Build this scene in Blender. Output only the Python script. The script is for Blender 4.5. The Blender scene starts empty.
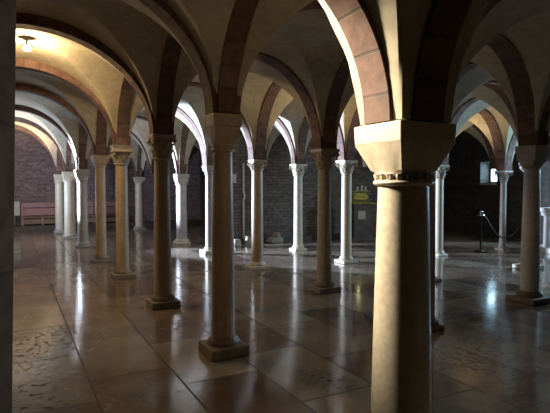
import bpy, math, random
from mathutils import Vector
random.seed(7)
S = bpy.context.scene
C = S.collection
PI = math.pi

# ------------------------------------------------------------------ places
ES = Vector((-0.465, 0.885))          # along the colonnades, away to the left
ET = Vector((0.885, 0.465))           # across the colonnades, to the right
ROT = math.atan2(ET.y, ET.x)
def ct(c, t): return ES * c + ET * t   # c along, t across
def fitp(s, t): return Vector((-0.45, 4.716)) + s * Vector((-1.0815, 2.012)) + t * Vector((2.0783, 0.9382))

POS = {(-1,0):(.685,2.70),(0,0):(-.49,4.75),(1,0):(-1.48,6.62),(2,0):(-2.62,8.64),(3,0):(-3.63,10.51),(4,0):(-4.99,13.09),
       (5,0):(-6.19,15.21),(6,0):(-7.16,16.8),(1,1):(.74,7.57),(2,1):(-.34,9.69),(4,1):(-2.55,13.77),(6,1):(-4.86,18.12),
       (0,1):(1.66,5.55),(1,2):(2.52,8.35),(3,1):(-1.52,11.8),(1,3):(4.85,9.62),(6,2):(-2.10,18.0),
       (0,2):(3.51,6.91),(2,2):(1.47,10.38),(3,2):(.57,12.39),(2,3):(3.71,11.41),(2,4):(5.64,12.48),
       (-1,-1):(-1.2,1.68),(-2,0):(1.55,1.0),(-2,-1):(-.5,-1.3),(-2,1):(3.4,1.9),(-2,2):(5.4,2.9)}
SPR = {(-1,0):1.915,(0,0):2.25,(1,0):2.25,(2,0):2.27,(3,0):2.21,(4,0):2.0,(5,0):2.0,(6,0):1.95,(1,1):2.13,(2,1):2.08,(4,1):1.9,
       (6,1):1.88,(0,1):2.12,(1,2):2.1,(3,1):2.05,(1,3):2.05,(6,2):1.9,(0,2):2.13,(2,2):2.1,(3,2):2.11,(2,3):2.05,(2,4):1.95,
       (-1,-1):1.94,(-2,0):1.94,(-2,-1):1.94,(5,1):1.95,(5,2):1.95}
BACK_C, SIDE_T, INNER_C, RIGHT_T, LEFT_T = 20.4, 7.0, 12.75, 13.2, -1.42
def pos(s, t):
    if (s, t) in POS: p = Vector(POS[(s, t)])
    elif t == -1: p = pos(s, 0) - ET * 3.05
    elif t == 5:
        p = fitp(s, 5)
    else: p = fitp(s, t)
    c, tt = p.dot(ES), p.dot(ET)
    if s == 7: p = ct(BACK_C, tt)
    if s == 4 and t >= 2: p = ct(INNER_C, tt)
    if t == 5: p = ct(p.dot(ES), RIGHT_T)
    return p
def spr(s, t): return SPR.get((s, t), 2.08)

# ------------------------------------------------------------------ materials
def mat(name):
    m = bpy.data.materials.new(name); m.use_nodes = True
    nt = m.node_tree; b = nt.nodes['Principled BSDF']
    return m, nt, b
def node(nt, typ, **kw):
    n = nt.nodes.new(typ)
    for k, v in kw.items():
        if k.startswith('i_'):
            key = k[2:]
            n.inputs[int(key) if key.isdigit() else key].default_value = v
        else: setattr(n, k, v)
    return n
def ramp(nt, stops):
    r = nt.nodes.new('ShaderNodeValToRGB')
    while len(r.color_ramp.elements) < len(stops): r.color_ramp.elements.new(.5)
    for e, (p, c) in zip(r.color_ramp.elements, stops):
        e.position = p; e.color = (*c, 1) if len(c) == 3 else c
    return r
def bump(nt, b, height, strength=.3, dist=.02):
    n = node(nt, 'ShaderNodeBump'); n.inputs['Strength'].default_value = strength; n.inputs['Distance'].default_value = dist
    nt.links.new(height, n.inputs['Height']); nt.links.new(n.outputs[0], b.inputs['Normal'])
def stone(name, c1, c2, rough=.5, scale=6, bs=.25, streak=None, rough2=None):
    m, nt, b = mat(name)
    tc = node(nt, 'ShaderNodeTexCoord'); mp = node(nt, 'ShaderNodeMapping')
    if streak: mp.inputs['Scale'].default_value = streak
    nt.links.new(tc.outputs['Object'], mp.inputs[0])
    n1 = node(nt, 'ShaderNodeTexNoise', i_Scale=scale, i_Detail=6, i_Roughness=.6)
    n2 = node(nt, 'ShaderNodeTexNoise', i_Scale=scale*7, i_Detail=4)
    nt.links.new(mp.outputs[0], n1.inputs['Vector']); nt.links.new(mp.outputs[0], n2.inputs['Vector'])
    r = ramp(nt, [(.32, c1), (.68, c2)])
    nt.links.new(n1.outputs[0], r.inputs[0])
    mx = node(nt, 'ShaderNodeMix', data_type='RGBA', blend_type='MULTIPLY'); mx.inputs[0].default_value = .35
    nt.links.new(r.outputs[0], mx.inputs[6])
    r2 = ramp(nt, [(.35, (.55,.52,.5)), (.6, (1,1,1))])
    nt.links.new(n2.outputs[0], r2.inputs[0]); nt.links.new(r2.outputs[0], mx.inputs[7])
    nt.links.new(mx.outputs[2], b.inputs['Base Color'])
    b.inputs['Roughness'].default_value = rough
    bump(nt, b, n2.outputs[0], bs, .01)
    return m
def simple(name, col, rough=.5, metal=0.0, emit=None, es=0.0):
    m, nt, b = mat(name)
    n = node(nt, 'ShaderNodeTexNoise', i_Scale=20.0, i_Detail=4)
    tc = node(nt, 'ShaderNodeTexCoord'); nt.links.new(tc.outputs['Object'], n.inputs['Vector'])
    r = ramp(nt, [(.3, tuple(.82*x for x in col)), (.7, col)])
    nt.links.new(n.outputs[0], r.inputs[0]); nt.links.new(r.outputs[0], b.inputs['Base Color'])
    b.inputs['Roughness'].default_value = rough; b.inputs['Metallic'].default_value = metal
    if emit:
        b.inputs['Emission Color'].default_value = (*emit, 1); b.inputs['Emission Strength'].default_value = es
    return m
def masonry(name, c1, c2, mortar, bw, rh, rough=.85, bs=.5):
    m, nt, b = mat(name)
    uv = node(nt, 'ShaderNodeTexCoord')
    nz = node(nt, 'ShaderNodeTexNoise', i_Scale=3.0, i_Detail=3)
    nt.links.new(uv.outputs['UV'], nz.inputs['Vector'])
    va = node(nt, 'ShaderNodeVectorMath', operation='SCALE'); va.inputs['Scale'].default_value = .03
    vs = node(nt, 'ShaderNodeVectorMath', operation='SUBTRACT'); vs.inputs[1].default_value = (.5,.5,.5)
    nt.links.new(nz.outputs['Color'], vs.inputs[0]); nt.links.new(vs.outputs[0], va.inputs[0])
    ad = node(nt, 'ShaderNodeVectorMath', operation='ADD')
    nt.links.new(uv.outputs['UV'], ad.inputs[0]); nt.links.new(va.outputs[0], ad.inputs[1])
    br = node(nt, 'ShaderNodeTexBrick')
    br.inputs['Scale'].default_value = 1; br.inputs['Brick Width'].default_value = bw; br.inputs['Row Height'].default_value = rh
    br.inputs['Mortar Size'].default_value = .008; br.inputs['Mortar Smooth'].default_value = .3
    br.inputs['Color1'].default_value = (*c1,1); br.inputs['Color2'].default_value = (*c2,1); br.inputs['Mortar'].default_value = (*mortar,1)
    nt.links.new(ad.outputs[0], br.inputs['Vector'])
    n2 = node(nt, 'ShaderNodeTexNoise', i_Scale=9.0, i_Detail=6); nt.links.new(uv.outputs['UV'], n2.inputs['Vector'])
    r2 = ramp(nt, [(.34, (.35,.33,.32)), (.62, (1,1,1))]); nt.links.new(n2.outputs[0], r2.inputs[0])
    mx = node(nt, 'ShaderNodeMix', data_type='RGBA', blend_type='MULTIPLY'); mx.inputs[0].default_value = .6
    nt.links.new(br.outputs[0], mx.inputs[6]); nt.links.new(r2.outputs[0], mx.inputs[7])
    nt.links.new(mx.outputs[2], b.inputs['Base Color'])
    b.inputs['Roughness'].default_value = rough
    sb = node(nt, 'ShaderNodeMath', operation='SUBTRACT'); nt.links.new(n2.outputs[0], sb.inputs[0]); nt.links.new(br.outputs['Fac'], sb.inputs[1])
    bump(nt, b, sb.outputs[0], bs, .015)
    return m
M = {}
M['plaster'] = stone('plaster', (.40,.36,.27), (.58,.52,.40), .85, 1.8, .2)
M['pale'] = stone('pale_stone', (.60,.53,.42), (.66,.60,.48), .42, 4, .06)
M['grey'] = stone('grey_stone', (.38,.35,.32), (.52,.48,.43), .4, 4, .15)
M['tan'] = stone('tan_stone', (.40,.31,.22), (.54,.44,.32), .38, 3, .15)
M['rosy'] = stone('rosy_marble', (.36,.28,.22), (.50,.40,.32), .34, 3, .15, (3,3,.7))
M['carved'] = stone('carved_stone', (.36,.31,.24), (.52,.46,.37), .6, 8, .3)
M['white_stone'] = stone('white_marble', (.70,.70,.70), (.82,.82,.82), .4, 5, .1)
M['dark_stone'] = stone('dark_stone', (.07,.06,.05), (.14,.12,.10), .6, 5, .3)
M['pier'] = masonry('pier_stone', (.16,.105,.07), (.21,.145,.095), (.12,.085,.06), 3.0, .62)
M['arch'] = masonry('arch_brick', (.135,.075,.058), (.225,.13,.105), (.10,.075,.06), .21, 1.0, .8, .5)
M['brick'] = masonry('wall_brick', (.23,.155,.155), (.38,.28,.275), (.26,.22,.22), .30, .075)
M['dark_brick'] = masonry('wall_masonry', (.16,.13,.11), (.25,.205,.175), (.10,.09,.08), .34, .085)
M['shaded'] = masonry('shaded_masonry', (.045,.04,.038), (.075,.068,.062), (.04,.035,.03), .42, .16)  # right wall's unlit gloom is put into this masonry colour
M['dark_brown'] = stone('dark_brown_stone', (.20,.16,.13), (.31,.26,.21), .5, 5, .3)
M['pinkwood'] = simple('pink_painted_wood', (.52,.29,.27), .45)
M['olivewood'] = simple('olive_wood', (.30,.22,.13), .5)
M['blackmetal'] = simple('dark_metal', (.03,.03,.03), .35, .8)
M['steel'] = simple('polished_steel', (.65,.65,.67), .2, 1.0)
M['rope'] = simple('dark_rope', (.05,.03,.03), .7)
M['gold'] = simple('gilded_metal', (.85,.75,.20), .4, .3)
M['gold_dim'] = simple('old_gilding', (.35,.30,.08), .5, .3)
M['white'] = simple('white_paint', (.75,.73,.70), .6)
M['frame'] = simple('window_lead', (.06,.06,.06), .5, .4)
M['bulb'] = simple('lamp_glass', (1,.9,.7), .3, 0, (1,.78,.42), 60)
M['case_glow'] = simple('case_back', (.16,.15,.03), .5)
M['daylight'] = simple('daylit_pane', (.6,.8,.9), .2, 0, (.55,.90,1), 5)
def floor_mat():
    m, nt, b = mat('polished_slabs')
    tc = node(nt, 'ShaderNodeTexCoord'); mp = node(nt, 'ShaderNodeMapping', vector_type='TEXTURE')
    # texture x runs along the colonnade, y across
    mp.inputs['Rotation'].default_value = (0, 0, math.atan2(ES.y, ES.x))
    nt.links.new(tc.outputs['Object'], mp.inputs[0])
    mv = node(nt, 'ShaderNodeVectorMath', operation='ADD'); mv.inputs[1].default_value = (.3, .55, 0)
    nt.links.new(mp.outputs[0], mv.inputs[0])
    nz = node(nt, 'ShaderNodeTexNoise', i_Scale=2.0, i_Detail=3); nt.links.new(mv.outputs[0], nz.inputs['Vector'])
    vs = node(nt, 'ShaderNodeVectorMath', operation='SUBTRACT'); vs.inputs[1].default_value = (.5,.5,.5); nt.links.new(nz.outputs['Color'], vs.inputs[0])
    sc = node(nt, 'ShaderNodeVectorMath', operation='SCALE'); sc.inputs['Scale'].default_value = .025; nt.links.new(vs.outputs[0], sc.inputs[0])
    ad = node(nt, 'ShaderNodeVectorMath', operation='ADD'); nt.links.new(mv.outputs[0], ad.inputs[0]); nt.links.new(sc.outputs[0], ad.inputs[1])
    br = node(nt, 'ShaderNodeTexBrick', offset=.37, squash=1.0)
    for k, v in (('Scale',1),('Brick Width',1.15),('Row Height',.665),('Mortar Size',.008),('Mortar Smooth',.2)): br.inputs[k].default_value = v
    br.inputs['Color1'].default_value = (0,0,0,1); br.inputs['Color2'].default_value = (1,1,1,1); br.inputs['Mortar'].default_value = (.5,.5,.5,1)
    nt.links.new(ad.outputs[0], br.inputs['Vector'])
    slab = ramp(nt, [(0, (.17,.115,.09)), (.3, (.25,.185,.145)), (.55, (.31,.255,.20)), (.8, (.38,.325,.26)), (1, (.22,.155,.125))])
    nt.links.new(br.outputs['Color'], slab.inputs[0])
    n1 = node(nt, 'ShaderNodeTexNoise', i_Scale=2.2, i_Detail=8, i_Roughness=.65); nt.links.new(tc.outputs['Object'], n1.inputs['Vector'])
    r1 = ramp(nt, [(.3, (.55,.52,.5)), (.7, (1.0,1.0,1.0))]); nt.links.new(n1.outputs[0], r1.inputs[0])
    mx = node(nt, 'ShaderNodeMix', data_type='RGBA', blend_type='MULTIPLY'); mx.inputs[0].default_value = .8
    nt.links.new(slab.outputs[0], mx.inputs[6]); nt.links.new(r1.outputs[0], mx.inputs[7])
    # worn pits in a few places
    n3 = node(nt, 'ShaderNodeTexNoise', i_Scale=.7, i_Detail=2); nt.links.new(tc.outputs['Object'], n3.inputs['Vector'])
    n4 = node(nt, 'ShaderNodeTexNoise', i_Scale=17.0, i_Detail=3); nt.links.new(tc.outputs['Object'], n4.inputs['Vector'])
    a = ramp(nt, [(.53, (0,0,0)), (.60, (1,1,1))]); nt.links.new(n3.outputs[0], a.inputs[0])
    c = ramp(nt, [(.57, (0,0,0)), (.60, (1,1,1))]); nt.links.new(n4.outputs[0], c.inputs[0])
    pm = node(nt, 'ShaderNodeMath', operation='MULTIPLY'); nt.links.new(a.outputs[0], pm.inputs[0]); nt.links.new(c.outputs[0], pm.inputs[1])
    pj = node(nt, 'ShaderNodeMath', operation='MAXIMUM'); nt.links.new(pm.outputs[0], pj.inputs[0]); nt.links.new(br.outputs['Fac'], pj.inputs[1])
    m2 = node(nt, 'ShaderNodeMix', data_type='RGBA'); nt.links.new(pj.outputs[0], m2.inputs[0])
    nt.links.new(mx.outputs[2], m2.inputs[6]); m2.inputs[7].default_value = (.06,.048,.04,1)
    nt.links.new(m2.outputs[2], b.inputs['Base Color'])
    rr = ramp(nt, [(.3, (.09,.09,.09)), (.75, (.19,.19,.19))]); nt.links.new(n1.outputs[0], rr.inputs[0])
    rm = node(nt, 'ShaderNodeMath', operation='MAXIMUM'); nt.links.new(rr.outputs[0], rm.inputs[0])
    ps = node(nt, 'ShaderNodeMath', operation='MULTIPLY'); ps.inputs[1].default_value = .8; nt.links.new(pj.outputs[0], ps.inputs[0])
    nt.links.new(ps.outputs[0], rm.inputs[1]); nt.links.new(rm.outputs[0], b.inputs['Roughness'])
    inv = node(nt, 'ShaderNodeMath', operation='MULTIPLY_ADD'); inv.inputs[1].default_value = -1; inv.inputs[2].default_value = 0
    nt.links.new(pj.outputs[0], inv.inputs[0])
    n5 = node(nt, 'ShaderNodeTexNoise', i_Scale=5.0, i_Detail=3); nt.links.new(tc.outputs['Object'], n5.inputs['Vector'])
    sm = node(nt, 'ShaderNodeMath', operation='MULTIPLY_ADD'); sm.inputs[1].default_value = .25
    nt.links.new(n5.outputs[0], sm.inputs[0]); nt.links.new(inv.outputs[0], sm.inputs[2])
    bump(nt, b, sm.outputs[0], .25, .012)
    return m
M['floor'] = floor_mat()

# ------------------------------------------------------------------ mesh helpers
class MB:
    def __init__(s): s.v, s.f, s.uv = [], [], []
    def face(s, pts, uvs=None):
        i = len(s.v); s.v += [tuple(p) for p in pts]; s.f.append(tuple(range(i, i+len(pts))))
        s.uv += list(uvs) if uvs else [(0,0)]*len(pts)
    def grid(s, rows, uvrows=None, closed=False, split=None):
        """rows of points, stitched; closed wraps each row."""
        i0 = len(s.v); n = len(rows[0])
        for r in rows: s.v += [tuple(p) for p in r]
        for j in range(len(rows)-1):
            for k in range(n if closed else n-1):
                k2 = (k+1) % n
                a, b, c, d = i0+j*n+k, i0+j*n+k2, i0+(j+1)*n+k2, i0+(j+1)*n+k
                if uvrows: u = [uvrows[j][k], uvrows[j][k2], uvrows[j+1][k2], uvrows[j+1][k]]
                else: u = [(0,0)]*4
                if split and split(j, k):
                    s.f += [(a,b,d),(b,c,d)]; s.uv += [u[0],u[1],u[3],u[1],u[2],u[3]]
                elif split:
                    s.f += [(a,b,c),(a,c,d)]; s.uv += [u[0],u[1],u[2],u[0],u[2],u[3]]
                else:
                    s.f.append((a,b,c,d)); s.uv += u
    def cap(s, ring, flip=False):
        s.face(list(reversed(ring)) if flip else ring)
    def box(s, lo, hi, R=None, off=(0,0,0)):
        x0,y0,z0 = lo; x1,y1,z1 = hi
        P = [Vector(p) for p in ((x0,y0,z0),(x1,y0,z0),(x1,y1,z0),(x0,y1,z0),(x0,y0,z1),(x1,y0,z1),(x1,y1,z1),(x0,y1,z1))]
        o = Vector(off)
        for q, ax in (((0,3,2,1),2),((4,5,6,7),2),((0,1,5,4),1),((2,3,7,6),1),((1,2,6,5),0),((3,0,4,7),0)):
            uv = [((P[i].y,P[i].z) if ax==0 else (P[i].x,P[i].z) if ax==1 else (P[i].x,P[i].y)) for i in q]
            s.face([(R @ P[i] if R else P[i]) + o for i in q], uv)
    def loft(s, secs, n=32, caps=True, off=(0,0)):
        """secs: (z, radius, squareness 0..1)"""
        rows = []
        for z, r, k in secs:
            row = []
            for i in range(n):
                a = 2*PI*i/n + PI/4
                q = min(1/max(abs(math.cos(a)), abs(math.sin(a))), 1.41421)
                d = r*((1-k) + k*q)
                row.append((off[0]+d*math.cos(a), off[1]+d*math.sin(a), z))
            rows.append(row)
        s.grid(rows, closed=True)
        if caps: s.cap(rows[0], True); s.cap(rows[-1])
    def tube(s, pts, r, n=8):
        pts = [Vector(p) for p in pts]; rows = []
        for i, p in enumerate(pts):
            d = (pts[min(i+1,len(pts)-1)] - pts[max(i-1,0)]).normalized()
            x = d.cross(Vector((0,0,1)));
            if x.length < .05: x = d.cross(Vector((1,0,0)))
            x.normalize(); y = d.cross(x)
            rr = r[i] if isinstance(r, (list,tuple)) else r
            rows.append([p + rr*(math.cos(2*PI*k/n)*x + math.sin(2*PI*k/n)*y) for k in range(n)])
        s.grid(rows, closed=True); s.cap(rows[0], True); s.cap(rows[-1])
    def build(s, name, material, parent=None, smooth=None, bevel=0, loc=None, rot=0):
        me = bpy.data.meshes.new(name); me.from_pydata(s.v, [], s.f)
        ul = me.uv_layers.new(name='UVMap')
        for i, l in enumerate(ul.data): l.uv = s.uv[i]
        me.materials.append(M[material])
        import bmesh
        bm = bmesh.new(); bm.from_mesh(me); bmesh.ops.remove_doubles(bm, verts=bm.verts, dist=1e-5)
        bmesh.ops.recalc_face_normals(bm, faces=bm.faces)
        bm.to_mesh(me); bm.free()
        if smooth is not None:
            for p in me.polygons: p.use_smooth = True
            me.set_sharp_from_angle(angle=math.radians(smooth))
        o = bpy.data.objects.new(name, me); C.objects.link(o)
        if parent: o.parent = parent
        if loc: o.location = loc
        o.rotation_euler.z = rot
        if bevel:
            b = o.modifiers.new('bevel', 'BEVEL'); b.width = bevel; b.segments = 2; b.limit_method = 'ANGLE'
        return o
def tag(o, label, cat, group=None):
    o['label'] = label; o['category'] = cat; o['kind'] = 'thing'
    if group: o['group'] = group
    return o
def thing(name, label, cat, loc, rot=0, group=None):
    o = bpy.data.objects.new(name, None); C.objects.link(o); o.location = loc; o.rotation_euler.z = rot
    o.empty_display_size = .2
    return tag(o, label, cat, group)
def struct(o): o['kind'] = 'structure'; return o

# ------------------------------------------------------------------ setting
b = MB(); b.box((-26,-7,-.2),(26,28,0)); struct(b.build('floor', 'floor'))

def wall_seg(mb, t0, t1, c0, c1, z0=0, z1=4.2):
    """box in colonnade axes"""
    P = [ct(c0,t0), ct(c0,t1), ct(c1,t1), ct(c1,t0)]
    lo = [Vector((p.x,p.y,z0)) for p in P]; hi = [Vector((p.x,p.y,z1)) for p in P]
    L = [t1-t0, c1-c0, t1-t0, c1-c0]; st = [t0, c0, -t1, -c1]
    for i in range(4):
        j = (i+1)%4
        mb.face([lo[i],lo[j],hi[j],hi[i]], [(st[i],z0),(st[i]+L[i],z0),(st[i]+L[i],z1),(st[i],z1)])
    mb.face(hi, [(t0,c0),(t1,c0),(t1,c1),(t0,c1)]); mb.face(list(reversed(lo)), [(t0,c1),(t1,c1),(t1,c0),(t0,c0)])
b = MB(); wall_seg(b, -3.2, SIDE_T+.5, BACK_C, BACK_C+.5); struct(b.build('wall_back', 'brick'))
b = MB(); wall_seg(b, SIDE_T, SIDE_T+.5, INNER_C+.69, BACK_C); struct(b.build('wall_side', 'dark_brick'))
b = MB(); wall_seg(b, 5.0, RIGHT_T, INNER_C, INNER_C+.7); struct(b.build('wall_inner', 'dark_brick'))
# right wall with two splayed windows
WIN = [(10.84, .31, 1.66, 2.32), (6.1, .62, 1.3, 2.9)]       # centre along wall, half width, sill, head
b = MB(); cuts = sorted(WIN)
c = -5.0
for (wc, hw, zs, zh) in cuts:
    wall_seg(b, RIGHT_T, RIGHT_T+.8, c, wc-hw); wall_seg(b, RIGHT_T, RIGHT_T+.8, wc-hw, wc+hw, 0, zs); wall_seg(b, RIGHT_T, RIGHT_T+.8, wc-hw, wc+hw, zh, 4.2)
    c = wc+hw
wall_seg(b, RIGHT_T, RIGHT_T+.8, c, INNER_C+.7); struct(b.build('wall_right', 'shaded'))
for i, (wc, hw, zs, zh) in enumerate(WIN):
    fr = MB(); e = .05; t0, t1 = RIGHT_T+.42, RIGHT_T+.48
    wall_seg(fr, t0, t1, wc-hw, wc-hw+e, zs, zh); wall_seg(fr, t0, t1, wc+hw-e, wc+hw, zs, zh)
    wall_seg(fr, t0, t1, wc-hw+e, wc+hw-e, zs, zs+e); wall_seg(fr, t0, t1, wc-hw+e, wc+hw-e, zh-e, zh)
    fo = struct(fr.build('window_%d' % (i+1), 'frame'))
    pn = MB(); wall_seg(pn, t0+.02, t1-.02, wc-hw+e, wc+hw-e, zs+e, zh-e); pn.build('pane', 'daylight', fo)
    si = MB(); wall_seg(si, RIGHT_T-.03, RIGHT_T+.42, wc-hw, wc+hw, zs-.06, zs+.005); si.build('sill', 'grey', fo)
# left wall with the daylit doorway far down the aisle
DC, DH, DZ = 15.6, .6, 2.3
b = MB(); wall_seg(b, LEFT_T-.7, LEFT_T, 3.2, DC-DH); wall_seg(b, LEFT_T-.7, LEFT_T, DC+DH, BACK_C); wall_seg(b, LEFT_T-.7, LEFT_T, DC-DH, DC+DH, DZ, 4.2)
struct(b.build('wall_left', 'dark_brick'))
b = MB(); wall_seg(b, -5.5, RIGHT_T+.8, -5.6, -5.0); struct(b.build('wall_near', 'dark_brick'))
b = MB(); wall_seg(b, -6.0, -5.5, -5.0, 3.2); wall_seg(b, -5.5, LEFT_T-.7, 3.2, 3.7); struct(b.build('wall_near_left', 'dark_brick'))
# low stone step along the far wall
b = MB(); wall_seg(b, LEFT_T, SIDE_T, BACK_C-.75, BACK_C, 0, .16); struct(b.build('baseboard_back', 'dark_stone'))
b = MB(); wall_seg(b, 5.0, RIGHT_T, INNER_C-.12, INNER_C, 0, .12); struct(b.build('baseboard_inner', 'dark_stone'))

# ------------------------------------------------------------------ vaults and arches
CROWN, WEB = 3.40, 3.44
ECROWN = {((-1,-1),(-1,0)):2.78, ((-2,0),(-1,0)):2.80, ((-2,-1),(-2,0)):2.9, ((-2,-1),(-1,-1)):2.9}
def ecrown(a, b_):
    k = tuple(sorted((a, b_)))
    if k[0][1] == -1 and k[1][1] == 0 and k not in ECROWN: return 3.42
    return ECROWN.get(k, CROWN)
N = 48
def foot(k): return .187 if k == (-1,0) else .135          # half width of the block an arch stands on
def is_cross(a, b_): return tuple(sorted((a[1], b_[1]))) == (-1, 0)
def proud(a, b_):                                            # how far the brick ring hangs below the plaster
    k = tuple(sorted((a, b_)))
    if is_cross(*k): return .02 if k[1] == (-1,0) else .11
    return .015
A0 = .90
PAR = [-1.0] + [-A0*math.sin(PI/2*(1-i/(N/2))) for i in range(N//2)] + [0] + [A0*math.sin(PI/2*(i/(N/2))) for i in range(1, N//2+1)] + [1.0]
def prof(u, base, top, a):
    x = min(abs(u)/a, 1.0)
    return base + (top-base)*math.sqrt(max(0, 1-x*x))
def bay(mb, s, t):
    k = [(s,t),(s+1,t),(s+1,t+1),(s,t+1)]
    P = [pos(*q) for q in k]; Z = [spr(*q) for q in k]; F = [foot(q) for q in k]
    l01, l32, l03, l12 = (P[1]-P[0]).length/2, (P[2]-P[3]).length/2, (P[3]-P[0]).length/2, (P[2]-P[1]).length/2
    web = WEB if s >= 0 or t >= 1 else (3.05 if s == -2 else 3.4)
    if (s,t) == (-1,-1): web = 3.3
    elif t == -1 and s >= 0: web = 3.60 if s in (1, 4) else 3.56
    ed = lambda i, j: ecrown(k[i],k[j]) + proud(k[i],k[j]) + .01
    e_s0, e_s1, e_t0, e_t1 = ed(0,3), ed(1,2), ed(0,1), ed(3,2)
    rows = []; uvr = []
    for v in PAR:
        row = []; ur = []
        for u in PAR:
            a, c_ = (u+1)/2, (v+1)/2
            Lu, Lv = l01*(1-c_)+l32*c_, l03*(1-a)+l12*a
            w = [(1-a)*(1-c_), a*(1-c_), a*c_, (1-a)*c_]
            p = sum((P[i]*w[i] for i in range(4)), Vector((0,0)))
            a, c_ = (max(-1,min(1,u/.82))+1)/2, (max(-1,min(1,v/.82))+1)/2
            w = [(1-a)*(1-c_), a*(1-c_), a*c_, (1-a)*c_]
            zs = sum(Z[i]*w[i] for i in range(4)) + .008
            f = sum(F[i]*w[i] for i in range(4)) - .014
            # barrel along v: profile across u, crown varies from edge t0 to web to edge t1
            k1 = web + ((e_t0 if v < 0 else e_t1)-web)*abs(v)**2
            k2 = web + ((e_s0 if u < 0 else e_s1)-web)*abs(u)**2
            row.append((p.x, p.y, max(prof(u, zs, k1, 1-f/Lu), prof(v, zs, k2, 1-f/Lv)))); ur.append((p.x,p.y))
        rows.append(row); uvr.append(ur)
    n = len(PAR)
    mb.grid(rows, uvr, split=lambda j, i: (j < n//2) != (i < n//2))
BAYS = [(s,t) for s in range(-1,7) for t in (-1,0)] + [(s,1) for s in range(-1,7)] + [(s,t) for s in range(-1,4) for t in (2,3,4)] + [(-2,-1),(-2,0),(-2,1)]
web = MB()
for q in BAYS: bay(web, *q)
ceiling = struct(web.build('ceiling', 'plaster', smooth=28))
so = ceiling.modifiers.new('thick', 'SOLIDIFY'); so.thickness = .1; so.offset = -1
def upward(o):
    # make every face look down into the room so that the thickness grows upwards
    me = o.data
    import bmesh
    bm = bmesh.new(); bm.from_mesh(me); bm.normal_update()
    for f in bm.faces:
        if f.normal.z > 0: f.normal_flip()
    bm.to_mesh(me); bm.free()
upward(ceiling)
b = MB(); b.box((-24,-6.8,4.2),(24,26,4.4)); struct(b.build('ceiling_slab', 'dark_stone'))
edges = set()
for (s,t) in BAYS:
    for a, b_ in (((s,t),(s+1,t)),((s,t),(s,t+1)),((s+1,t),(s+1,t+1)),((s,t+1),(s+1,t+1))):
        edges.add(tuple(sorted((a,b_))))
def arch(a, b_):
    p, q = pos(*a), pos(*b_); z0, z1 = spr(*a), spr(*b_); K = ecrown(a, b_)
    d = (q-p); L = d.length; d.normalize(); nrm = Vector((-d.y, d.x))
    hw = .10 if a[1] == b_[1] else (.10 if is_cross(a, b_) else .13)
    rows = []; uvr = []; arc = 0; last = None
    n = 48
    fa, fb = foot(a)-.001, foot(b_)-.001
    for i in range(n+1):
        th = PI*i/n; cs = math.cos(th)
        f = fa if cs > 0 else fb
        half = 1 - f/(L/2)
        u = -half*cs
        zs = z0 + (z1-z0)*(max(-1, min(1, u/.82))+1)/2 + .006
        zi = zs + (K-zs)*math.sin(th)
        uo = -(1-(f-.09)/(L/2))*cs; zo = zs + (K+.20-zs)*math.sin(th)
        mi = p + d*(L/2*(1+u)); mo = p + d*(L/2*(1+uo))
        if last: arc += math.hypot((mi-last[0]).length, zi-last[1])
        last = (mi, zi)
        rows.append([(mi.x+nrm.x*hw, mi.y+nrm.y*hw, zi), (mi.x-nrm.x*hw, mi.y-nrm.y*hw, zi),
                     (mo.x-nrm.x*hw, mo.y-nrm.y*hw, zo), (mo.x+nrm.x*hw, mo.y+nrm.y*hw, zo)])
        uvr.append([(arc,.1),(arc,.1+2*hw*.9),(arc,.5),(arc,.9)])
    m = MB(); m.grid(rows, uvr, closed=True); m.cap(rows[0]); m.cap(rows[-1])
    return m.build('brick_arch', 'arch', ceiling, smooth=40)
for a, b_ in sorted(edges):
    if a[1] == -1 and b_[1] == -1: continue          # flush with the left wall
    if a[0] == 7 and b_[0] == 7: continue
    if a[1] == 5 and b_[1] == 5: continue
    if a[0] == -2 and b_[0] == -2: continue
    if a[0] == 4 and b_[0] == 4 and a[1] >= 2: continue
    arch(a, b_)

# ------------------------------------------------------------------ columns
def shaft_mesh(r0, r1, z0, z1):
    m = MB(); k = 14
    m.loft([(z0 + (z1-z0)*i/k, r0 + (r1-r0)*(i/k)**1.3, 0) for i in range(k+1)], 40)
    return m
def ring(m, z, r, th, n=40):
    m.loft([(z-th*.5+th*i/8, r + th*.5*math.sin(PI*i/8), 0) for i in range(9)], n)
def leaf(m, ang, r0, z0, h, w, out):
    """one curled leaf standing on the bell"""
    ca, sa = math.cos(ang), math.sin(ang); rows = []
    for i in range(8):
        f = i/7
        rr = r0 + out*f**2.2 + (.012 if 0 < f < 1 else 0); z = z0 + h*(f if f < .8 else .8+ (f-.8)*.2 - .35*(f-.8))
        ww = w*math.sin(PI*(.18+.72*f))*(1-.15*f)
        row = []
        for k in (-1,-.5,0,.5,1):
            d = rr + .008*(1-abs(k)) + (.006 if abs(k) == .5 else 0)
            row.append((d*ca - ww*k*sa, d*sa + ww*k*ca, z))
        rows.append(row)
    back = [[(x - .03*ca, y - .03*sa, z) for x, y, z in r] for r in rows]
    ringrows = [r + list(reversed(bk)) for r, bk in zip(rows, back)]
    m.grid(ringrows, closed=True); m.cap(ringrows[0]); m.cap(ringrows[-1])
def volute(m, x, y, z, ang, r):
    ca, sa = math.cos(ang), math.sin(ang); pts = []
    for i in range(22):
        a = i/21*3.2*PI; rr = r*(1-.75*i/21)
        pts.append((x + rr*math.cos(a)*ca, y + rr*math.cos(a)*sa, z + rr*math.sin(a)))
    m.tube(pts, [.016*(1-.4*i/21) for i in range(22)], 6)
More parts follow.
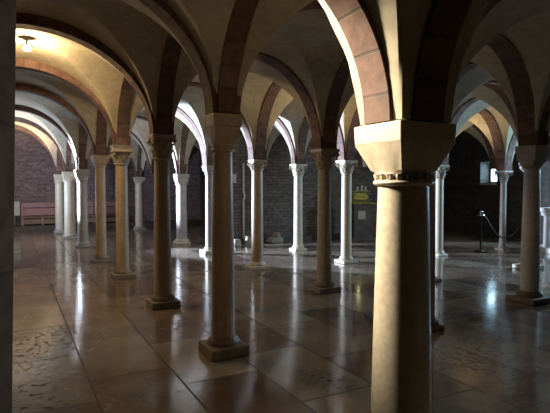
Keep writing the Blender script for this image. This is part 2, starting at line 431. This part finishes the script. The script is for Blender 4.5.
def column(name, label, key, r0, r1, zn, kind, mats=('grey','grey','grey'), plinth=.19, ph=.09, half=.135, group=None, xy=None):
    p = Vector(xy) if xy else pos(*key); z = spr(*key)
    root = thing(name, label, 'column', (p.x, p.y, 0), ROT, group)
    sm, cm, pm = mats
    m = MB(); m.loft([(0,plinth,1),(ph,plinth*.985,1)], 4 if False else 32); m.build('plinth', pm, root, bevel=.012)
    m = MB(); m.loft([(ph, r0*1.30, 0),(ph+.02, r0*1.36, 0),(ph+.045, r0*1.30, 0),(ph+.06, r0*1.12, 0),(ph+.075, r0*1.1, 0)], 40); m.build('base_moulding', pm, root, smooth=50)
    shaft_mesh(r0, r1, ph+.06, zn).build('shaft', sm, root, smooth=40)
    m = MB(); ring(m, zn+.012, r1*1.08, .035); m.build('neck_ring', cm, root, smooth=50)
    z0 = zn+.025
    if kind == 'trapezoid':            # plain tapering block under a straight impost
        zi = z-.10
        m = MB(); m.loft([(z0, r1*1.0,.05),(z0+.03, r1*1.03,.2),(z0+.04, r1*1.0,.4)], 32)
        for i in range(18): leaf(m, 2*PI*i/18, r1*.99, z0-.004, .045, .02, .008)
        m.build('carved_collar', 'carved', root, smooth=40)
        m = MB(); m.loft([(z0+.035, r1*.96,.3),(z0+.05, r1*1.0,.7),(zi, half*.985,1)], 32); m.build('capital', cm, root, smooth=25)
        m = MB(); m.loft([(zi,half*.985,1),(z,half*1.01,1)], 32); m.build('impost_block', cm, root, bevel=.006)
    elif kind == 'cushion':            # chamfered block
        hh = z-z0
        m = MB(); m.loft([(z0, r1*1.06,.1),(z0+.02, r1*1.1,.35),(z0+hh*.36, half*.93,.93),(z0+hh*.62, half*.95,.97)], 32); m.build('capital', cm, root, smooth=25)
        m = MB(); m.loft([(z0+hh*.62,half*.99,1),(z0+hh*.68,half*1.03,1),(z,half*1.05,1)], 32); m.build('impost_block', cm, root, bevel=.008)
    elif kind == 'leafy':              # leaves, corner scrolls and abacus
        hh = z-z0; za = z-.055 if hh < .3 else z-.13
        m = MB(); m.loft([(z0, r1*1.02,0),(z0+(za-z0)*.5, r1*1.12,0),(z0+(za-z0)*.85, r1*1.3,.2),(za, half*.95,.6)], 32)
        H = za-z0
        for i in range(8): leaf(m, 2*PI*i/8, r1*1.05, z0, H*.52, .045, .05)
        for i in range(8): leaf(m, 2*PI*(i+.5)/8, r1*1.08, z0+H*.25, H*.62, .042, .06)
        for i in range(4):
            a = PI/4+PI/2*i; q = half*1.18
            volute(m, q*math.cos(a), q*math.sin(a), za-.045, a, .042)
        m.build('capital', cm, root, smooth=40)
        m = MB()
        if za < z-.1: m.loft([(za,half*.98,.8),(za+.02,half*1.12,.85),(za+.05,half*1.08,.85),(za+.06,half*.98,.9),(z,half*1.12,1)], 32)
        else: m.loft([(za,half*1.0,.9),(za+.015,half*1.08,.95),(z,half*1.1,1)], 32)
        m.build('abacus', cm, root, smooth=30)
    return root
g4 = ('grey','carved','grey')
column('stone_column', 'thick pale column in the right foreground, brightly lit on one side', (-1,0), .163, .132, 1.60, 'trapezoid', ('pale','pale','grey'), .25, .09, .187)
column('stone_column', 'brownish column standing nearest the middle, with plain chamfered block capital and square plinth', (0,0), .113, .09, 1.91, 'cushion', ('rosy','rosy','dark_brown'), .19, .10, .135)
column('stone_column', 'brown column with scroll-carved capital, first to the left of the middle foreground column', (1,0), .115, .098, 1.93, 'leafy', ('rosy','rosy','dark_brown'), .19, .09, .14)
column('stone_column', 'tan column with leaf-carved capital, second to the left of the middle foreground column', (2,0), .106, .098, 1.94, 'leafy', ('tan','carved','dark_brown'), .19, .09, .15)
column('stone_column', 'tan column with plain cushion capital, third to the left of the middle foreground column', (3,0), .106, .096, 1.96, 'cushion', ('tan','tan','dark_brown'), .2, .07, .16)
column('stone_column', 'grey column with a cold bright left edge, fourth left of the middle foreground column', (4,0), .135, .122, 1.69, 'cushion', ('grey','grey','grey'), .19, .06, .17)
column('stone_column', 'bluish-lit pale column under the cold lit arch, in front of the pink bench', (5,0), .16, .15, 1.69, 'cushion', ('pale','pale','grey'), .2, .06, .18)
column('stone_column', 'warm-lit pale column at the end of the left row, beside the pink bench', (6,0), .15, .14, 1.67, 'cushion', ('pale','pale','grey'), .2, .06, .17)
column('stone_column', 'dark column with low square plinth between the middle foreground column and the thick pale one', (1,1), .112, .096, 1.84, 'leafy', ('grey','tan','dark_brown'), .19, .08, .15)
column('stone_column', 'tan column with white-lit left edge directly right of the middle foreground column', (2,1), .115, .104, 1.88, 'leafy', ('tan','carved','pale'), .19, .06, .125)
column('stone_column', 'pale column with brightly lit left side, right behind the brown scroll-capital column', (4,1), .148, .14, 1.60, 'cushion', ('grey','grey','pale'), .2, .06, .17)
column('stone_column', 'pale distant column before the brick wall, between the leaf-capital and scroll-capital columns', (6,1), .155, .145, 1.65, 'cushion', ('pale','pale','grey'), .2, .06, .18)
column('stone_column', 'warm-lit far column by the far side wall, beside the middle foreground column', (6,2), .14, .13, 1.65, 'cushion', ('tan','pale','grey'), .18, .06, .165)
column('stone_column', 'white column with a scroll capital in front of the far masonry wall', (3,2), .112, .104, 1.82, 'leafy', ('pale','pale','pale'), .17, .05, .15)
column('stone_column', 'white-edged column with bright carved capital just left of the thick pale foreground column', (2,2), .108, .1, 1.84, 'leafy', ('pale','pale','pale'), .18, .06, .15)
column('stone_column', 'grey column with tapered block capital at the right, in front of the white altar', (0,2), .124, .1, 1.82, 'cushion', ('white_stone','grey','dark_brown'), .22, .08, .15)
column('stone_column', 'slim column with leafy capital and white-lit edge, just right of the thick pale foreground column', (2,3), .1, .092, 1.74, 'leafy', ('pale','carved','pale'), .15, .05, .14)
column('stone_column', 'slim dim column beside the daylit window, behind the rope barrier', (2,4), .078, .072, 1.68, 'leafy', ('dark_brown','dark_brown','dark_brown'), .13, .04, .14)  # shade painted as darker stone, since the doorway beam overlights this column
column('stone_column', 'column behind the thick pale foreground column, only a corner of its plinth showing near it', (0,1), .11, .1, 1.84, 'cushion', ('rosy','rosy','dark_brown'), .155, .06, .14)
column('stone_column', 'farther column behind the thick pale foreground column, its plinth corner showing', (1,2), .11, .1, 1.84, 'cushion', ('grey','grey','dark_brown'), .18, .06, .14)
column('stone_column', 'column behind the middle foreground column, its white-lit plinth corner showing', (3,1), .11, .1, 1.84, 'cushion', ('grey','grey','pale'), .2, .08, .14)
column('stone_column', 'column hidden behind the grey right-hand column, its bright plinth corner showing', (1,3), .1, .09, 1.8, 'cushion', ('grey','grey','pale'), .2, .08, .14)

# rough pier at the edge of the view
m = MB(); hw = .42
m.box((-hw,-hw,0),(hw,hw,2.7))
pr = struct(m.build('wall_pier', 'pier', bevel=.02, loc=(-1.597,1.78,0))); pr.rotation_euler.y = .032

# ------------------------------------------------------------------ lamp on the left vault
def pix(px, py, Y):
    th = math.atan(21.5/505); u = (px-275)/505; v = -(py-206.5)/505
    d = Vector((u, math.cos(th)+v*math.sin(th), -math.sin(th)+v*math.cos(th)))
    return Vector((0,0,1.6)) + d*(Y/d.y)
LP = pix(27, 47, 6.95)
root = thing('ceiling_lamp', 'glowing round lamp under the vault at upper left', 'lamp', LP)
m = MB(); m.tube([(0,0,.03),(0,0,.09)], .012); m.build('rod', 'blackmetal', root)
m = MB(); m.loft([(.0,.05,0),(.012,.075,0),(.03,.06,0),(.045,.02,0)], 24); m.build('cap', 'steel', root, smooth=40)
m = MB(); m.loft([(-.05,.012,0),(-.045,.035,0),(-.028,.055,0),(-.01,.05,0),(0,.03,0)], 24); m.build('bulb', 'bulb', root, smooth=60)

# ------------------------------------------------------------------ benches at the far wall
def bench(t0, t1, label):
    c = BACK_C-.35; p = ct(c, t0); L = t1-t0
    root = thing('bench', label, 'bench', (p.x, p.y, .16), ROT)          # local x along the wall, +y to the wall
    m = MB(); m.box((0,-.24,.26),(L,.12,.31)); m.build('seat', 'olivewood', root, bevel=.008)
    m = MB(); m.box((0,.13,.34),(L,.17,.60)); m.build('back_board', 'pinkwood', root, bevel=.006)
    m = MB(); m.box((0,.13,.63),(L,.17,.80)); m.build('top_rail', 'pinkwood', root, bevel=.006)
    m = MB(); m.box((.02,-.2,.05),(L-.02,-.17,.22)); m.build('front_board', 'olivewood', root, bevel=.006)
    for x in (0, L/2-.03, L-.06):
        m = MB(); m.box((x,-.22,0),(x+.06,.1,.26)); m.box((x,.1,0),(x+.06,.13,.80)); m.build('leg', 'pinkwood', root, bevel=.004)
    return root
# t along the far wall from pixel: p = lambda*(u,1); solve p.ES = c
def t_at(px, c):
    u = (px-275)/505; d = Vector((u,1)); k = c/d.dot(ES); return (d*k).dot(ET)
cb = BACK_C-.35
bench(t_at(21,cb), t_at(62,cb), 'pink painted wooden bench against the brick wall at far left')
bench(t_at(66,cb), t_at(118,cb), 'pink wooden bench against the far wall, glimpsed between the left row columns')
p = ct(cb, t_at(16.5,cb))
root = thing('notice_board', 'small white board standing against the far wall at the end of the pink bench', 'board', (p.x,p.y,.16), ROT)
m = MB(); m.box((-.16,.14,.35),(.1,.17,.85)); m.build('panel', 'white', root, bevel=.004)
m = MB(); m.box((-.03,-.05,0),(.0,.16,.03)); m.box((-.03,.13,.03),(.0,.16,.35)); m.build('stand', 'blackmetal', root)

# ------------------------------------------------------------------ gold shrine
p = pix(361, 241, 14.6)
root = thing('reliquary_shrine', 'dark shrine with a glowing gold casket, between the white-edged column and the thick pale column', 'shrine', (p.x, p.y, 0), .15)
m = MB(); m.box((-.34,-.26,0),(.34,.3,.10)); m.box((-.28,-.2,.10),(.28,.25,1.06)); m.build('pedestal', 'dark_stone', root, bevel=.01)
m = MB(); m.box((-.16,-.215,.62),(.06,-.2,.86)); m.build('inset_panel', 'grey', root)
m = MB(); m.box((-.34,-.26,1.06),(.34,.28,1.10)); m.build('ledge', 'gold_dim', root, bevel=.006)
m = MB(); m.box((-.28,.02,1.10),(.22,.22,1.40)); m.build('casket', 'case_glow', root, bevel=.01)
m = MB()
for i in range(5):
    x = -.17+.08*i; hh_ = (.05, .085, .075, .10, .05)[i]
    pts = [(x+.05*math.cos(a*.5)*(1-.04*a), .0, 1.24+hh_*math.sin(a*.5)*(1-.04*a)) for a in range(14)]
    m.tube(pts, .02, 6)
m.box((-.22,-.02,1.335),(.14,.02,1.36))
m.build('gilded_scrollwork', 'gold', root, smooth=50)
m = MB(); m.box((-.31,-.06,1.40),(.25,.24,1.43)); m.build('lid', 'gold_dim', root, bevel=.005)
for x, h in ((-.1,.12),(.03,.17),(.14,.12)):
    m = MB(); m.loft([(1.43,.03,0),(1.45,.045,0),(1.43+h*.5,.02,0),(1.43+h*.8,.045,0),(1.43+h,.01,0)], 12, off=(x,.05)); m.build('finial', 'white', root, smooth=50)

# ------------------------------------------------------------------ rope barrier
def stanchion(px, py, Y, label):
    p = pix(px, py, Y)
    r = thing('stanchion', label, 'barrier post', (p.x,p.y,0), 0)
    m = MB(); m.loft([(0,.16,0),(.015,.165,0),(.03,.13,0),(.045,.03,0)], 28); m.build('foot', 'blackmetal', r, smooth=40)
    m = MB(); m.tube([(0,0,.03),(0,0,.88)], .02, 14); m.build('post', 'blackmetal', r, smooth=50)
    m = MB(); m.loft([(.86,.022,0),(.87,.034,0),(.90,.034,0),(.91,.02,0),(.925,.02,0),(.94,.035,0),(.965,.038,0),(.985,.02,0),(.99,.004,0)], 20); m.build('finial', 'steel', r, smooth=50)
    m = MB(); m.tube([(.03,0,.885),(.06,0,.89),(.075,0,.87),(.065,0,.855)], .008, 6); m.build('hook', 'steel', r)
    m = MB(); m.tube([(-.03,0,.885),(-.06,0,.89),(-.075,0,.87),(-.065,0,.855)], .008, 6); m.build('hook', 'steel', r)
    return p
a = stanchion(480.5, 251, 12.0, 'dark barrier post with a shiny top, standing left of the slim window-side column')
b2 = stanchion(529, 251, 11.9, 'dark barrier post holding the far end of the rope, behind the grey right-hand column')
m = MB(); pts = []
for i in range(25):
    f = i/24; q = a.lerp(b2, f)
    pts.append((q.x + .108*(1-2*f), q.y - .0, .865 - .52*(1-(2*f-1)**2)))
m.tube(pts[1:-1], .017, 8)
ro = m.build('barrier_rope', 'rope', smooth=50)
tag(ro, 'dark rope sagging from the shiny-topped barrier post across the slim column', 'rope')
m = MB(); m.tube(pts[:2], .017, 8); m.build('end_clip', 'steel', ro)
m = MB(); m.tube(pts[-2:], .017, 8); m.build('end_clip', 'steel', ro)

# ------------------------------------------------------------------ altar
p = ct(6.84, 11.7)
root = thing('altar', 'white altar table on pale supports at the right border', 'altar', (p.x,p.y,0), ROT - PI/2)
m = MB(); m.box((-1.2,-.6,0),(1.2,.6,.12)); m.build('step', 'white_stone', root, bevel=.012)
m = MB(); m.box((-.95,-.42,.95),(.95,.42,1.06)); m.build('tabletop', 'white_stone', root, bevel=.012)
m = MB(); m.box((-.92,-.40,.86),(.92,.40,.95)); m.build('apron', 'white_stone', root, bevel=.01)
for x in (-.8,-.28,.28,.8):
    for y in (-.3,.3):
        m = MB(); m.box((x-.07,y-.07,.12),(x+.07,y+.07,.86)); m.build('support', 'white_stone', root, bevel=.01)

# ------------------------------------------------------------------ small things by the masonry wall
def on_wall(px, c): 
    u = (px-275)/505; d = Vector((u,1)); k = c/d.dot(ES); return d*k
p = on_wall(243.6, INNER_C-.05)
m = MB(); m.tube([(0,0,.13),(0,0,1.2),(.03,-.01,1.3),(0,0,1.4),(0,0,2.2)], .028, 10)
tag(m.build('wall_pipe', 'white', smooth=50, loc=(p.x,p.y,0), rot=ROT), 'thin pale pipe running down the far masonry wall', 'pipe')
p = on_wall(234.5, INNER_C-.012)
m = MB(); m.box((-.05,-.01,1.66),(.05,.01,1.9))
tag(m.build('paper_notice', 'white', loc=(p.x,p.y,0), rot=ROT), 'small white notice fixed to the far masonry wall', 'notice')
for i, (px, sx, sy, sz, lab) in enumerate([(236.5,.10,.09,.09,'low pale rubble stone at the wall foot left of the thin pipe'),(247.5,.08,.08,.13,'upright pale rubble stone at the wall foot right of the thin pipe'),
                                (275,.26,.10,.09,'wide grey stone block lying at the foot of the masonry wall'),(279,.10,.08,.08,'small pale stone lying on the wide grey block')]):
    p = on_wall(px, INNER_C-.28)
    m = MB(); m.loft([(0,.5,.8),(.3,.54,.9),(.8,.48,.8),(1,.38,.75)], 16)
    m.v = [(x*sx*2*(1+.1*math.sin(9*z+5*x)), y*sy*2, z*sz*1.6) for x,y,z in m.v]
    z0 = .0
    if i == 3: z0 = .09*1.6; p = on_wall(276.5, INNER_C-.28)
    o = m.build('rubble_stone', 'carved', smooth=35, loc=(p.x,p.y,z0), rot=ROT+.2*i)
    tag(o, lab, 'stone')

# ------------------------------------------------------------------ light
def light(kind, name, loc, power, color, size=.1, aim=None, **kw):
    l = bpy.data.lights.new(name, kind); l.energy = power; l.color = color
    if kind == 'AREA': l.size = size
    else: l.shadow_soft_size = size
    for k, v in kw.items(): setattr(l, k, v)
    o = bpy.data.objects.new(name, l); C.objects.link(o); o.location = loc
    if aim is not None: o.rotation_euler = (Vector(aim)-Vector(loc)).to_track_quat('-Z','Y').to_euler()
    return o
WARM = (1,.70,.36); COLD = (.62,.76,1)
def L3(p, z): return (p.x, p.y, z)
def bay_mid(s, t): return sum((pos(*q) for q in ((s,t),(s+1,t),(s+1,t+1),(s,t+1))), Vector((0,0)))/4
def uplight(p, pw): light('SPOT', 'vault_uplight', L3(p, 2.2), pw, WARM, .08, aim=L3(p, 3.4), spot_size=math.radians(165), spot_blend=.5)
light('POINT', 'aisle_lamp', (LP.x, LP.y, LP.z-.065), 180, WARM, .06)
d0 = ct(15.6, LEFT_T+.02)
light('SPOT', 'doorway_beam', L3(d0, 1.75), 22000, COLD, .12, aim=L3(ct(15.6-5.6, LEFT_T+7.7), 1.7), spot_size=math.radians(35), spot_blend=.15)
light('AREA', 'doorway_daylight', L3(d0, 1.25), 260, COLD, .6, aim=L3(ct(16.0, .4), 3.2), shape='RECTANGLE', size_y=1.5)
for (wc, hw, zs, zh), pw in zip(WIN, (14, 540)):
    light('AREA', 'window_daylight', L3(ct(wc, RIGHT_T+.38), (zs+zh)/2), pw, (.45,.75,1), hw*1.6, aim=L3(ct(wc+.4, 11), 1.0), shape='RECTANGLE', size_y=zh-zs, spread=math.radians(130))
light('SPOT', 'aisle_spotlight', (-1.35, 3.35, 2.75), 1250, (1,.84,.60), .22, aim=(.62,2.68,1.85), spot_size=math.radians(54), spot_blend=.5).scale = (.42, 1, 1)
uplight(bay_mid(1,1), 50)
uplight(bay_mid(2,3), 120)
uplight(bay_mid(4,1), 70)
uplight(bay_mid(5,-1), 260)
light('POINT', 'vault_fill', L3(bay_mid(-1,0), 2.9), 3.5, WARM, .1)  # unseen lamp added to warm the pier face and near vault
light('POINT', 'vault_fill', L3(bay_mid(-2,0)+Vector((.6,-1.0)), 2.2), 1, WARM, .15)  # added weak warm fill near the camera, no fixture
sp = pix(359, 195, 14.0)
light('POINT', 'shrine_light', (sp.x, sp.y, sp.z+.12), 1.2, (1,.95,.45), .03)
w = bpy.data.worlds.new('world'); S.world = w; w.use_nodes = True
w.node_tree.nodes['Background'].inputs[0].default_value = (.4,.5,.6,1); w.node_tree.nodes['Background'].inputs[1].default_value = .02

# ------------------------------------------------------------------ camera
cam = bpy.data.cameras.new('camera'); cam.sensor_width = 36; cam.lens = 36*505/550
co = bpy.data.objects.new('camera', cam); C.objects.link(co)
co.location = (0,0,1.6); co.rotation_euler = (PI/2 - math.atan(21.5/505), 0, 0)
cam.clip_start = .05
S.camera = co
S.view_settings.view_transform = 'Standard'; S.view_settings.look = 'None'; S.view_settings.gamma = 1
S.view_settings.use_curve_mapping = False; S.view_settings.exposure = -.35
